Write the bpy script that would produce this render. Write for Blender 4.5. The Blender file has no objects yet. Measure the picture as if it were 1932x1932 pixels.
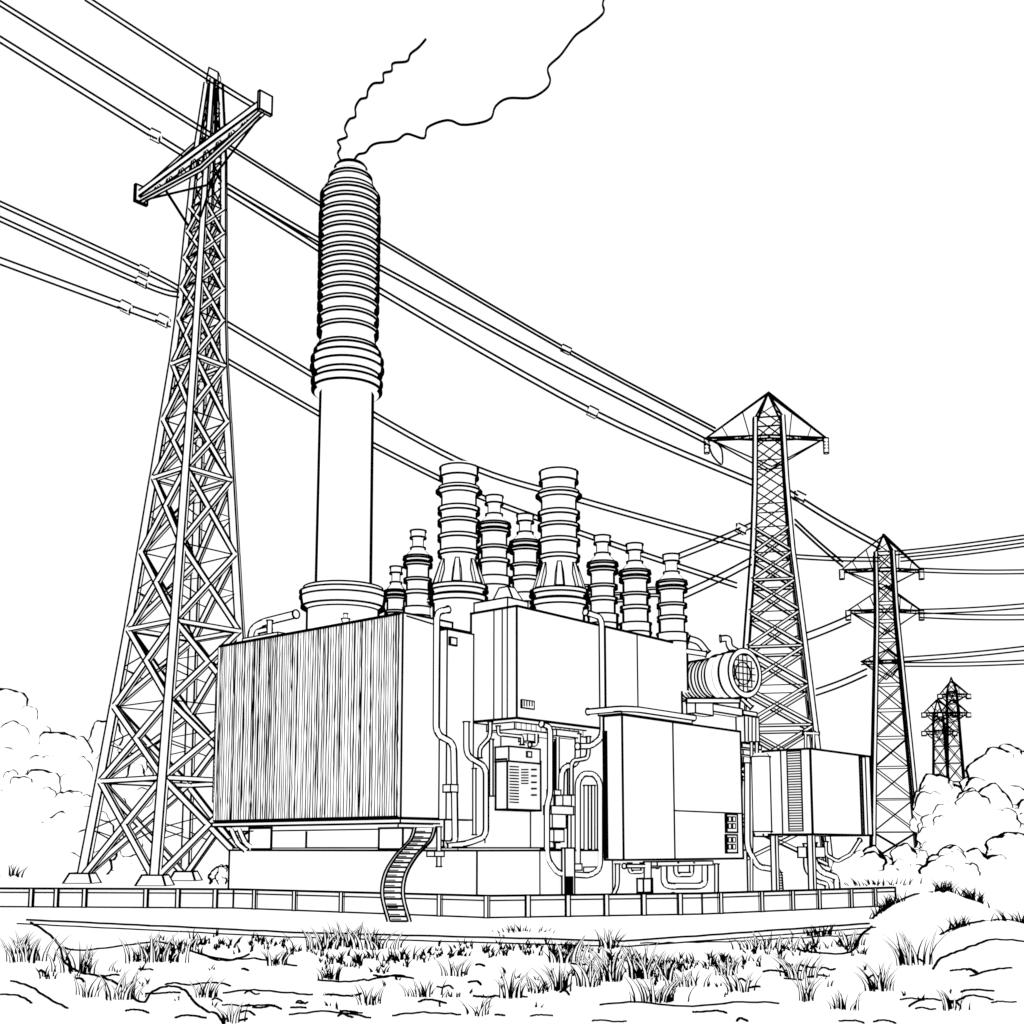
import bpy, math, random
from mathutils import Vector as V
random.seed(7)
sc=bpy.context.scene
# ------------------------------------------------------------------ survey camera model
f=2253.0; W=1932.0; HZ=1600.0; h=1.6; TH=math.radians(7.0)
c_,s_=math.cos(TH),math.sin(TH); CY=HZ-f*math.tan(TH)
CAM=V((0,0,h)); FW=V((0,c_,s_))
def ray(px,py):
    v=(CY-py)/f
    return V(((px-966)/f, c_-v*s_, s_+v*c_))
def P(px,py,Y):
    r=ray(px,py); return CAM+r*(Y/r.y)
def G(px,py,z=0.0):
    r=ray(px,py); return CAM+r*((z-h)/r.z)
def D(p): return (V(p)-CAM).dot(FW)
def pxm(p): return D(p)/f
K=V((-0.8,27.5,0)); uR=V((0.6527,0.7576,0)); uL=V((-0.7576,0.6527,0))
def AB(a,b,z): return K+uR*a+uL*b+V((0,0,z))
def PB(px,py,b):
    r=ray(px,py); k=(b-(CAM-K).dot(uL))/r.dot(uL); return CAM+r*k
def PA(px,py,a):
    r=ray(px,py); k=(a-(CAM-K).dot(uR))/r.dot(uR); return CAM+r*k
IR=0.00094
# ------------------------------------------------------------------ materials
EM=.80; AL=.30  # white surfaces emit most of their brightness, standing in for even fill light
def finish(nt,o,colsock=None,col=None):
    N=nt.nodes.new; L=nt.links.new
    d=N('ShaderNodeBsdfDiffuse'); e=N('ShaderNodeEmission'); ad=N('ShaderNodeAddShader')
    m1=N('ShaderNodeVectorMath'); m1.operation='SCALE'; m1.inputs['Scale'].default_value=AL
    L(colsock,m1.inputs[0]); L(m1.outputs[0],d.inputs['Color']); L(colsock,e.inputs['Color']); e.inputs['Strength'].default_value=EM
    L(d.outputs[0],ad.inputs[0]); L(e.outputs[0],ad.inputs[1]); L(ad.outputs[0],o.inputs[0])
def paper(name,scale=3.0):
    m=bpy.data.materials.new(name); m.use_nodes=True; nt=m.node_tree; nt.nodes.clear()
    o=nt.nodes.new('ShaderNodeOutputMaterial')
    n=nt.nodes.new('ShaderNodeTexNoise'); n.inputs['Scale'].default_value=scale
    r=nt.nodes.new('ShaderNodeValToRGB')
    r.color_ramp.elements[0].color=(.98,.98,.98,1); r.color_ramp.elements[1].color=(1,1,1,1)
    nt.links.new(n.outputs['Fac'],r.inputs['Fac']); finish(nt,o,r.outputs['Color']); return m
PAPER=paper("white_self_lit"); GROUNDM=paper("white_ground_self_lit",.5)
def ink():
    m=bpy.data.materials.new("black_ink"); m.use_nodes=True; nt=m.node_tree; nt.nodes.clear()
    o=nt.nodes.new('ShaderNodeOutputMaterial'); d=nt.nodes.new('ShaderNodeBsdfDiffuse')
    d.inputs['Color'].default_value=(0.0003,0.0003,0.0003,1); nt.links.new(d.outputs[0],o.inputs[0]); return m
INK=ink()
_r={}
def rim(c,noise=0.0,vert=False):
    # painted contour material: self-lit white, black where a rounded surface turns away from the eye (axis-corrected)
    c=round(c,2); key=(c,noise)
    if key in _r: return _r[key]
    m=bpy.data.materials.new("white_contoured_self_lit"); m.use_nodes=True; nt=m.node_tree; nt.nodes.clear(); N=nt.nodes.new; L=nt.links.new
    o=N('ShaderNodeOutputMaterial'); g=N('ShaderNodeNewGeometry'); at=N('ShaderNodeAttribute'); at.attribute_name="axis"
    def vm(op,a,b=None,sc=None):
        n=N('ShaderNodeVectorMath'); n.operation=op; L(a,n.inputs[0])
        if b is not None: L(b,n.inputs[1])
        if sc is not None: L(sc,n.inputs['Scale'])
        return n
    AX=at.outputs['Vector']; res=[]; nd=None
    for out in ('Normal','Incoming'):
        d0=vm('DOT_PRODUCT',g.outputs[out],AX); 
        if out=='Normal': nd=d0
        s0=vm('SCALE',AX,sc=d0.outputs['Value']); u=vm('SUBTRACT',g.outputs[out],s0.outputs[0]); res.append(vm('NORMALIZE',u.outputs[0]))
    dt=vm('DOT_PRODUCT',res[0].outputs[0],res[1].outputs[0])
    ab=N('ShaderNodeMath'); ab.operation='ABSOLUTE'; L(dt.outputs['Value'],ab.inputs[0])
    lt=N('ShaderNodeMath'); lt.operation='LESS_THAN'; L(ab.outputs[0],lt.inputs[0]); lt.inputs[1].default_value=c
    az=N('ShaderNodeMath'); az.operation='ABSOLUTE'; L(nd.outputs['Value'],az.inputs[0])
    l2=N('ShaderNodeMath'); l2.operation='LESS_THAN'; l2.inputs[1].default_value=.97; L(az.outputs[0],l2.inputs[0])
    mm=N('ShaderNodeMath'); mm.operation='MULTIPLY'; L(lt.outputs[0],mm.inputs[0]); L(l2.outputs[0],mm.inputs[1])
    if noise>0:
        t=N('ShaderNodeTexNoise'); t.inputs['Scale'].default_value=.8
        tc=N('ShaderNodeTexCoord'); L(tc.outputs['Object'],t.inputs['Vector'])
        mr=N('ShaderNodeMapRange'); mr.inputs[1].default_value=.35; mr.inputs[2].default_value=.5
        mr.inputs[3].default_value=c-noise; mr.inputs[4].default_value=c
        L(t.outputs['Fac'],mr.inputs[0]); L(mr.outputs[0],lt.inputs[1])
    mx=N('ShaderNodeMix'); mx.data_type='RGBA'; L(mm.outputs[0],mx.inputs[0])
    mx.inputs[6].default_value=(1,1,1,1); mx.inputs[7].default_value=(.0003,.0003,.0003,1)
    finish(nt,o,mx.outputs[2]); _r[key]=m; return m
def cpx(R,w=4.0):
    q=max(0.0,1-w/max(R,w+.5)); return min(.93,math.sqrt(1-q*q))
# ------------------------------------------------------------------ mesh builder
class M:
    def __init__(s): s.v=[];s.f=[];s.m=[];s.mats=[];s.ax=[]
    def mi(s,mat):
        if mat not in s.mats: s.mats.append(mat)
        return s.mats.index(mat)
    def add(s,vs,fs,mat,ax=None):
        n=len(s.v); s.v+= [V(x) for x in vs]; k=s.mi(mat)
        if ax is None: s.ax+=[(0,0,0)]*len(vs)
        elif isinstance(ax,list): s.ax+=ax
        else: s.ax+=[tuple(ax)]*len(vs)
        for q in fs: s.f.append([i+n for i in q]); s.m.append(k)
    def tube(s,pts,rs,mat,seg=4,closed=False,caps=True):
        pts=[V(p) for p in pts]; n=len(pts)
        if n<2: return
        if not isinstance(rs,(list,tuple)): rs=[rs]*n
        vs=[];fs=[];ax=[]; nrm=None
        for i,p in enumerate(pts):
            if closed: t=pts[(i+1)%n]-pts[i-1]
            else: t=pts[min(i+1,n-1)]-pts[max(i-1,0)]
            if t.length<1e-9: t=V((0,0,1))
            t.normalize()
            if nrm is None:
                nrm=t.cross(V((0,0,1)) if abs(t.z)<.9 else V((1,0,0))).normalized()
            nrm=(nrm-t*nrm.dot(t))
            if nrm.length<1e-6: nrm=t.cross(V((.3,.5,.8)))
            nrm.normalize(); bn=t.cross(nrm)
            for k in range(seg):
                an=2*math.pi*(k+.5)/seg; vs.append(p+(nrm*math.cos(an)+bn*math.sin(an))*rs[i]*(1.15 if seg==4 else 1)); ax.append(tuple(t))
        m=n if closed else n-1
        for i in range(m):
            j=(i+1)%n
            for k in range(seg):
                l=(k+1)%seg; fs.append([i*seg+k,i*seg+l,j*seg+l,j*seg+k])
        if caps and not closed:
            fs.append(list(range(seg))[::-1]); fs.append([(n-1)*seg+k for k in range(seg)])
        s.add(vs,fs,mat,ax)
    def line(s,pts,w=1.0,closed=False):
        pts=[V(p) for p in pts]; s.tube(pts,[IR*w*D(p) for p in pts],INK,4,closed)
    def seg(s,p,q,w=1.0):
        p=V(p);q=V(q)
        d=(q-p)
        if d.length<1e-6:return
        d.normalize(); e=IR*w*D(p)*.5
        s.line([p-d*e,q+d*e],w)
    def hexa(s,c,w=1.0,mat=None,edges=True,skip=()):
        s.add(c,[[0,3,2,1],[4,5,6,7],[0,1,5,4],[1,2,6,5],[2,3,7,6],[3,0,4,7]],mat or PAPER)
        if edges:
            for i,(p,q) in enumerate([(0,1),(1,2),(2,3),(3,0),(4,5),(5,6),(6,7),(7,4),(0,4),(1,5),(2,6),(3,7)]):
                if i in skip: continue
                s.seg(c[p],c[q],w)
    def box(s,a0,a1,b0,b1,z0,z1,w=1.1,mat=None,edges=True,skip=()):
        s.hexa([AB(a0,b0,z0),AB(a1,b0,z0),AB(a1,b1,z0),AB(a0,b1,z0),AB(a0,b0,z1),AB(a1,b0,z1),AB(a1,b1,z1),AB(a0,b1,z1)],w,mat,edges,skip)
    def boxpx(s,x0,x1,yt,yb,b,dep,w=1.0,mat=None):
        p=PB(x0,(yt+yb)/2,b)-K; q=PB(x1,(yt+yb)/2,b)-K
        s.box(p.dot(uR),q.dot(uR),b,b+dep,PB(x0,yb,b).z,PB(x0,yt,b).z,w,mat)
    def boxpa(s,x0,x1,yt,yb,a,dep,w=1.0,mat=None):
        p=PA(x0,(yt+yb)/2,a)-K; q=PA(x1,(yt+yb)/2,a)-K
        s.box(a,a+dep,q.dot(uL),p.dot(uL),PA(x1,yb,a).z,PA(x1,yt,a).z,w,mat)
    def bar(s,p,q,wd,w=1.0,ext=0.0):
        p=V(p);q=V(q); t=(q-p).normalized()
        n=t.cross(V((0,1,0)) if abs(t.y)<.9 else V((1,0,0))).normalized(); b=t.cross(n); e=wd/2
        c=[p-n*e-b*e,p+n*e-b*e,p+n*e+b*e,p-n*e+b*e,q-n*e-b*e,q+n*e-b*e,q+n*e+b*e,q-n*e+b*e]
        s.hexa(c,w,skip=(0,1,2,3,4,5,6,7))
    def lathe(s,o,prof,mat,ax=V((0,0,1)),seg=72,rings=(),w=1.0,caps=True):
        o=V(o); ax=V(ax).normalized(); n=ax.cross(V((0,1,0)) if abs(ax.y)<.8 else V((0,0,1))).normalized(); b=ax.cross(n)
        vs=[];fs=[]
        for r,z in prof:
            for k in range(seg):
                an=2*math.pi*k/seg; vs.append(o+ax*z+(n*math.cos(an)+b*math.sin(an))*r)
        for i in range(len(prof)-1):
            for k in range(seg):
                l=(k+1)%seg; fs.append([i*seg+k,i*seg+l,(i+1)*seg+l,(i+1)*seg+k])
        if caps:
            fs.append([k for k in range(seg)][::-1]); fs.append([(len(prof)-1)*seg+k for k in range(seg)])
        s.add(vs,fs,mat,ax)
        for i in rings:
            r,z=prof[i]; s.ring(o+ax*z,ax,r,w)
    def ring(s,o,ax,r,w=1.0,seg=48):
        ax=V(ax).normalized(); n=ax.cross(V((0,1,0)) if abs(ax.y)<.8 else V((0,0,1))).normalized(); b=ax.cross(n)
        s.line([V(o)+(n*math.cos(2*math.pi*k/seg)+b*math.sin(2*math.pi*k/seg))*r for k in range(seg)],w,True)
    def pipe(s,pts,rp,rings=True):
        pts=[V(p) for p in pts]; out=[pts[0]]
        for i in range(1,len(pts)-1):
            p,q,r=pts[i-1],pts[i],pts[i+1]
            d=min((q-p).length,(r-q).length)*.45; d=min(d,rp*2.6*pxm(q))
            A=q+(p-q).normalized()*d; B=q+(r-q).normalized()*d
            for k in range(7):
                t=k/6; out.append(A*(1-t)**2+q*2*t*(1-t)+B*t*t)
        out.append(pts[-1]); rr=rp*pxm(pts[0])
        s.tube(out,rr,rim(cpx(rp,3.2)),28)
        if rings:
            for i,j in ((0,1),(-1,-2)): s.ring(out[i],(out[j]-out[i]),rr,.8,20)
    def build(s,name,base=None,parent=None,smooth=False):
        b=V(parent.location) if parent else V(base if base is not None else (0,0,0))
        me=bpy.data.meshes.new(name); me.from_pydata([tuple(x-b) for x in s.v],[],s.f)
        for m in s.mats: me.materials.append(m)
        me.polygons.foreach_set("material_index",s.m)
        if smooth: me.polygons.foreach_set("use_smooth",[True]*len(s.f))
        at=me.attributes.new("axis",'FLOAT_VECTOR','POINT'); at.data.foreach_set("vector",[c for a in s.ax for c in a])
        me.update(); o=bpy.data.objects.new(name,me); sc.collection.objects.link(o)
        if parent: o.parent=parent
        else: o.location=b
        return o
def top(o,label,cat,group=None):
    o["label"]=label; o["category"]=cat
    if group: o["group"]=group
    return o
def empty(name,loc):
    e=bpy.data.objects.new(name,None); e.location=loc; e.empty_display_size=.5; sc.collection.objects.link(e); return e
def catmull(p,n=6):
    out=[]
    for i in range(len(p)-1):
        a=p[max(i-1,0)];b=p[i];c=p[i+1];d=p[min(i+2,len(p)-1)]
        for k in range(n):
            t=k/n
            out.append(tuple(.5*((2*b[j])+(-a[j]+c[j])*t+(2*a[j]-5*b[j]+4*c[j]-d[j])*t*t+(-a[j]+3*b[j]-3*c[j]+d[j])*t**3) for j in range(len(b))))
    out.append(tuple(p[-1])); return out
def lerp_tab(tab,y):
    tab=sorted(tab)
    if y<=tab[0][0]: return tab[0][1]
    for (y0,v0),(y1,v1) in zip(tab,tab[1:]):
        if y<=y1: return v0+(v1-v0)*(y-y0)/(y1-y0)
    return tab[-1][1]
def wav(pts,amp=1.2,step=9):
    out=[]
    for (x0,y0),(x1,y1) in zip(pts,pts[1:]):
        n=max(1,int(math.hypot(x1-x0,y1-y0)/step))
        for k in range(n):
            t=k/n; out.append((x0+(x1-x0)*t,y0+(y1-y0)*t+random.uniform(-amp,amp)))
    out.append(pts[-1]); return out
# ------------------------------------------------------------------ ground
g=M()
g.add([(-3000,-200,0),(3000,-200,0),(3000,6000,0),(-3000,6000,0)],[[0,1,2,3]],GROUNDM)
def gl(pts,w=1.0,amp=1.2):
    g.line([G(x,y,.012) for x,y in wav(catmull(pts,6),amp,12)],w)
gl([(0,1719),(25,1722),(60,1742),(92,1762),(112,1785),(120,1812),(135,1826),(158,1836),(190,1842),(228,1860),(250,1882),(272,1890),(288,1870),(318,1861),(348,1868),(365,1888),(388,1906),(410,1914),(422,1934)],1.0)
gl([(1645,1748),(1625,1765),(1612,1790),(1590,1800),(1540,1798),(1500,1790)],1.0)
gl([(1934,1777),(1880,1772),(1840,1783),(1800,1798),(1775,1808),(1760,1828)],1.0)
gl([(118,1788),(160,1792),(240,1784),(300,1776),(350,1792),(430,1810),(470,1800)],.9)
gl([(20,1850),(60,1862),(85,1880),(128,1902)],.9); gl([(0,1875),(40,1880),(60,1892)],.9)
gl([(1715,1898),(1745,1885),(1800,1888),(1830,1878),(1875,1886)],.9); gl([(1830,1842),(1870,1830),(1910,1826)],.9)
gl([(1132,1895),(1200,1890),(1290,1898),(1400,1890),(1470,1893)],.9)
gl([(380,1800),(420,1812),(480,1808),(560,1822)],.9)
gl([(420,1874),(470,1868),(530,1872),(590,1876)],.9)
gl([(545,1915),(620,1908),(700,1920)],.9); gl([(740,1916),(800,1910),(870,1914)],.9)
gl([(690,1850),(735,1842),(780,1846)],.9); gl([(600,1850),(660,1852),(690,1848)],.9)
gl([(1180,1780),(1400,1775),(1640,1762)],.7)
for i in range(60):
    y=1808+120*random.random()**.8; x=random.uniform(20,1900); l=random.uniform(15,70)*(1 if y>1840 else .7)
    gl([(x,y),(x+l*.3,y-random.uniform(-2,5)),(x+l*.7,y+random.uniform(-3,3)),(x+l,y+random.uniform(-2,5))],random.uniform(.75,1.05),.6)
go=g.build("ground"); go["kind"]="structure"
pd=M()
poly=[G(50,1741),G(560,1766),G(1180,1783),G(1640,1748),V((26,42,0)),V((26,75,0)),V((-30,75,0)),V((-30,34,0))]
hh=.06
n=len(poly); tv=[p+V((0,0,hh)) for p in poly]; bv=[p-V((0,0,.02)) for p in poly]
pd.add(tv+bv,[list(range(n))]+[[i,(i+1)%n,(i+1)%n+n,i+n] for i in range(n)],GROUNDM)
for i in (0,1,2):
    p,q=tv[i],tv[i+1]
    pd.line([p+(q-p)*t/20+V((0,0,random.uniform(0,.01))) for t in range(21)],1.0)
    p=p+V((.0,-.45,-hh+.01)); q=q+V((.0,-.45,-hh+.01)); pd.line([p+(q-p)*t/20+V((0,random.uniform(-.05,.05),0)) for t in range(21)],.9)
po=pd.build("concrete_pavement"); po["kind"]="structure"
# ------------------------------------------------------------------ low barrier wall with posts
fpts=[G(-60,1716),G(440,1719),G(920,1738),G(1325,1731),G(1690,1714)]
fe=empty("low_barrier",fpts[2]); top(fe,"low white concrete barrier with posts around the yard","barrier")
w=M(); FH=.55; zb=V((0,0,.075))
for p,q in zip(fpts,fpts[1:]):
    nrm=V((-(q-p).y,(q-p).x,0)).normalized()*.12
    z=V((0,0,FH))
    w.hexa([p+zb,q+zb,q+nrm+zb,p+nrm+zb,p+z,q+z,q+z+nrm,p+z+nrm],1.1)
    w.seg(p+V((0,-.03,FH-.1)),q+V((0,-.03,FH-.1)),.8)
w.build("barrier_wall",parent=fe)
for px in [65,112,165,280,340,410,485,560,648,832,920,995,1070,1142,1212,1280,1355,1432,1490,1540,1600,1645]:
    for p,q in zip(fpts,fpts[1:]):
        k=(px-966)/f*c_
        den=(q.x-p.x)-k*(q.y-p.y)
        t=(k*p.y-p.x)/den
        if 0<=t<=1:
            o=p+(q-p)*t; d=(q-p).normalized(); nn=V((-d.y,d.x,0)); m=M(); e=.05
            A=o-d*e-nn*.06; B=o+d*e-nn*.06; C=o+d*e+nn*.01; E=o-d*e+nn*.01; z=V((0,0,FH+.01))
            m.hexa([A+zb,B+zb,C+zb,E+zb,A+z,B+z,C+z,E+z],.85); m.build("post",parent=fe); break
# ------------------------------------------------------------------ plinth
m=M(); m.box(0,12.2,0,9.35,0,1.54)
for x in (1018,1155):
    p=PB(x,1640,0); m.seg(V((p.x,p.y,0))-uL*.01,V((p.x,p.y,1.54))-uL*.01,.8)
m.box(-.0,3.0,.6,9.2,1.545,1.60,.7)
top(m.build("concrete_plinth",K),"long white concrete plinth carrying the power transformer","plinth")
# ------------------------------------------------------------------ transformer
TR=empty("power_transformer",AB(5,4,1.54)); top(TR,"huge white power transformer with finned radiator, cabinets and bushings on plinth","transformer")
def part(m,name,parent=TR,label=None,smooth=False):
    o=m.build(name,parent=parent,smooth=smooth)
    if label:o["label"]=label
    return o
m=M(); m.box(1.2,9.4,2.2,9.4,1.6,7.15)
for x,y0,y1 in ((915,1445,1590),(945,1370,1500),(1001,1530,1604),(1045,1400,1600)): m.seg(PB(x,y0,2.18),PB(x,y1,2.18),.8)
part(m,"tank")
# radiator
m=M(); m.box(-.1,1.67,2.41,9.94,2.33,7.37)
b=2.5
while b<9.86:
    wd=random.uniform(.06,.11); m.box(-.15,-.101,b,b+wd,2.36,7.33,edges=False)
    for bb in (b,b+wd):
        z=2.36; ww=random.choice([.36,.44,.55,.65,.85]); pts=[]; rs=[]
        x0=bb
        while z<7.33:
            p=AB(-.155,x0+random.uniform(-.011,.011),z); pts.append(p); rs.append(IR*D(p)*ww*random.choice([.55,.8,1,1,1.25])); z+=random.uniform(.12,.5)
        p=AB(-.155,x0,7.33); pts.append(p); rs.append(IR*D(p)*ww); m.tube(pts,rs,INK)
    b+=wd+random.uniform(.07,.14)
for z in (2.36,7.33): m.seg(AB(-.17,2.45,z),AB(-.17,9.9,z),.9)
m.box(-.05,.9,9.95,10.15,2.9,6.6,.7)
for i in range(30):
    z=2.95+i*.12; m.seg(AB(-.06,9.97,z),AB(-.06,10.14,z),.5)
m.seg(AB(.02,2.4,7.3),AB(1.6,2.4,7.18),.8)
part(m,"radiator",label="tall finned radiator bank with dense vertical ribs")
m=M(); m.box(-.16,1.75,2.36,9.98,2.2,2.3,.9); m.box(0,1.7,2.6,9.3,2.06,2.19,.8); part(m,"radiator_tray")
for x0,x1 in ((470,512),(715,760)):
    m=M(); m.boxpa(x0,x1,1562,1602,-.02,1.2,1.2); part(m,"support_bracket")
for pts in ([PA(437,1566,.0),PA(448,1592,.0),PA(466,1606,.0)],[PA(452,1566,.0),PA(462,1590,.0),PA(476,1600,.0)]):
    m=M(); m.pipe(pts,6,False); part(m,"drain_pipe")
m=M(); m.box(1.0,1.98,1.95,2.2,2.3,7.05,.9); part(m,"side_panel")
# upper box
m=M(); m.box(2.04,9.56,.545,2.1,4.8,7.62,1.3)
for x in (1142,1202):
    p=PB(x,1250,.545)-uL*.01; m.seg(V((p.x,p.y,4.8)),V((p.x,p.y,7.62)),.8)
for bb in (.85,1.02,1.3): m.seg(AB(2.03,bb,4.8),AB(2.03,bb,7.62),.8)
part(m,"expansion_tank",label="long white upper tank with vertical seams")
m=M(); m.boxpx(985,1008,1320,1335,.5,.04,.7)
for i in range(4): m.seg(PB(989+i*5,1323,.49),PB(989+i*5,1332,.49),.7)
part(m,"nameplate")
m=M(); m.boxpx(850,862,1202,1216,1.9,.05,.9); part(m,"latch")
m=M(); m.box(2.1,2.9,.9,2.05,7.62,7.9,.9)
m.hexa([AB(2.3,.9,7.9),AB(2.7,.9,7.9),AB(2.7,1.6,7.9),AB(2.3,1.6,7.9),AB(2.35,1.1,8.25),AB(2.6,1.1,8.25),AB(2.6,1.4,8.25),AB(2.35,1.4,8.25)],.8); part(m,"vent_housing")
m=M(); m.box(2.6,6.0,1.1,2.05,4.6,4.78,.8)
for i in range(16): m.seg(AB(2.65+i*.2,1.09,4.62),AB(2.65+i*.2,1.09,4.77),.4)
part(m,"cable_tray")
# front cabinet
CB=M(); CB.box(4.64,10.6,-.79,-.2,1.3,5.0,1.2)
CB.box(4.61,4.635,-.30,-.2,1.35,4.6,.8,INK)
p=PB(1270,1450,-.79)-uL*.01; CB.seg(V((p.x,p.y,1.3)),V((p.x,p.y,5.0)),.9)
a1=(p-K).dot(uR); CB.seg(AB(a1,-.8,2.6),AB(10.6,-.8,2.6),.8)
CB.box(5.6,10.2,-.2,2.2,1.56,4.9)
part(CB,"control_cabinet",label="large white control cabinet with seamed doors")
m=M(); m.box(4.55,7.9,-.84,-.1,5.02,5.16,.8); m.pipe([AB(4.5,.2,5.14),AB(4.5,-.86,5.14),AB(5.2,-.88,5.18),AB(7.9,-.88,5.18)],6.5); part(m,"cabinet_roof")
for yy in (1553,1592):
    m=M(); m.boxpx(1371,1391,yy-17,yy+17,-.84,.05,1.0)
    for i in range(2):
        for j in (0,1):
            m.boxpx(1374.5+j*8,1379.5+j*8,yy-12+i*13,yy-3+i*13,-.87,.02,.6)
    part(m,"control_plate")
x0,y0,x1,y1=1253,1628,1330,1672
for pts,r in (([PB(x0,y0,-.5),PB(x0,y1-5,-.5),PB(x0+12,y1,-.5),PB(x1-12,y1,-.5),PB(x1,y1-5,-.5),PB(x1,y0,-.5)],7),
    ([PB(1275,1628,-.62),PB(1275,1650,-.62),PB(1305,1650,-.62),PB(1305,1628,-.62)],5.5),
    ([PB(1188,1628,-.4),PB(1188,1645,-.4),PB(1212,1645,-.4),PB(1212,1628,-.4)],4.5),
    ([PB(1222,1626,-.5),PB(1222,1688,-.5)],8),([PB(1178,1634,-.45),PB(1240,1634,-.45)],5),
    ([PB(1165,1630,-.1),PB(1165,1672,-.1),PB(1155,1692,-.1)],5),([PB(1270,1690,-.6),PB(1285,1690,-.6),PB(1300,1705,-.7),PB(1330,1712,-.9)],6),([PB(1352,1630,-.4),PB(1352,1690,-.4)],5)):
    m=M(); m.pipe(pts,r); part(m,"pipe")
m=M(); m.boxpx(1214,1231,1658,1684,-.6,.2,1.0); part(m,"valve")
m=M(); m.boxpx(1240,1345,1626,1634,-.7,.3,.8); part(m,"pipe_flange")
# gauge box
m=M(); m.boxpx(957,1020,1432,1527,1.75,.4,1.2)
for i in range(13): m.seg(PB(962,1446+i*5.6,1.74),PB(978,1447+i*5.6,1.74),.7)
for i in range(6): m.seg(PB(984,1452+i*5.2,1.74),PB(996,1452+i*5.2,1.74),.7)
for i in range(5): m.seg(PB(1003,1452+i*12,1.74),PB(1011,1452+i*12,1.74),1.0)
part(m,"gauge_box",label="small white box with louvre slots")
m=M(); m.boxpx(960,1019,1408,1436,1.68,.47,1); m.boxpx(995,1003,1418,1428,1.64,.03,.8); part(m,"gauge_lid")
def pipeobj(pts,r,b,name="pipe"):
    m=M(); m.pipe([PB(x,y,b) for x,y in pts],r); return part(m,name)
pipeobj([(845,1150),(824,1155),(823,1385),(856,1402),(859,1592),(832,1592)],7,1.3)
pipeobj([(880,1362),(880,1425),(917,1447),(917,1578),(880,1592),(840,1596)],6.5,1.25)
pipeobj([(925,1362),(925,1390),(905,1412),(905,1430)],5,1.2)
pipeobj([(927,1395),(927,1502)],5,1.7)
pipeobj([(1105,1155),(1135,1165),(1137,1390),(1115,1408),(1090,1408)],6.5,.42)
pipeobj([(1090,1385),(1090,1440),(1060,1450),(1058,1535),(1050,1545),(1050,1590)],6.5,1.0)
pipeobj([(1022,1366),(1038,1372),(1038,1500),(1032,1520),(1032,1620),(1052,1648),(1112,1652),(1132,1640),(1132,1475),(1120,1460),(1100,1460),(1090,1475),(1090,1630)],6.5,.0)
pipeobj([(1106,1482),(1106,1638)],5.5,.1); pipeobj([(1119,1482),(1119,1638)],4.6,.15)
pipeobj([(1074,1440),(1074,1600)],5,1.1); pipeobj([(1012,1376),(1012,1405),(1000,1405)],4.5,1.5)
pipeobj([(1052,1376),(1052,1500)],4.5,1.2); pipeobj([(895,1450),(895,1575)],4.5,1.6)
pipeobj([(1110,1390),(1110,1430),(1078,1436),(1078,1500)],5,.9)
pipeobj([(940,1370),(940,1385),(985,1390),(985,1405)],4.5,1.5)
pipeobj([(1150,1380),(1150,1610)],5,.35)
m=M()
m.boxpx(1066,1084,1600,1690,-.15,.1,1.0); m.boxpx(1071,1080,1655,1692,-.2,.04,1.0,INK)
part(m,"cable_duct")
for a_ in ((1042,1068,1536,1562,.5),(1045,1064,1565,1588,.5),(1040,1082,1520,1536,.55),(1062,1078,1500,1520,.55),(1046,1058,1490,1500,.6),(1083,1098,1630,1642,-.1),(1101,1124,1636,1646,.0)):
    m=M(); m.boxpx(*a_,.25,.8); part(m,"valve")
m=M(); m.boxpx(995,1016,1384,1398,1.6,.3,.8); part(m,"junction_box")
m=M(); m.boxpx(1050,1092,1376,1388,.95,.3,.8); part(m,"junction_box")
pipeobj([(828,1560),(828,1635)],5.5,.9)
for a_ in ((820,838,1606,1616,.8),(868,880,1598,1612,.8),(850,864,1480,1494,1.2)):
    m=M(); m.boxpx(*a_,.25,.8); part(m,"valve")
for pts,r in (([AB(.5,9.3,7.3),AB(.5,9.3,7.85),AB(.5,8.8,8.0),AB(.5,7.3,8.05)],8),([AB(.3,8.8,7.4),AB(.3,8.8,7.7),AB(.3,8.2,7.72)],6),([AB(.3,8.2,7.4),AB(.3,8.2,7.95)],6)):
    m=M(); m.pipe(pts,r); part(m,"pipe")
for (x,y) in ((508,1190),(652,1168)):
    p=PA(x,y,.4); q=pxm(p); m=M(); m.lathe(V((p.x,p.y,7.37)),[(9*q,0),(9*q,4*q),(6*q,5*q),(6*q,12*q),(8*q,13*q),(8*q,18*q),(4*q,20*q),(4*q,28*q)],rim(.7),rings=(1,5,7),seg=28,w=.7); part(m,"valve")
m=M(); m.box(.2,1.0,7.7,9.3,7.4,7.55,.7); part(m,"pipe_manifold")
# conservator cylinder
cf=P(1405,1270,34.2); axd=V((.62,-.78,0)); q=pxm(cf); R=47*q
m=M(); L=3.4
pr=[(R*.7,0)]; rg=[]
zz=.1
while zz<2.3:
    pr+=[(R*.82,zz),(R*.82,zz+.11),(R*.75,zz+.12),(R*.75,zz+.22)]; rg+=[len(pr)-4,len(pr)-3]; zz+=.27
nb=len(pr)
pr+=[(R*.92,2.45),(R*.92,2.75),(R*.97,2.76),(R*.97,3.0),(R*.92,3.02),(R,3.05),(R,3.4),(R*.78,3.42),(R*.74,3.3),(.02,3.3)]
rg+=[nb,nb+1,nb+3,nb+5,nb+6,nb+7]
m.lathe(cf-axd*L,pr,rim(cpx(40)),ax=axd,rings=rg,seg=64,w=.75)
m.ring(cf-axd*.06,axd,R*.45,.6)
n1=axd.cross(V((0,0,1)))
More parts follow.
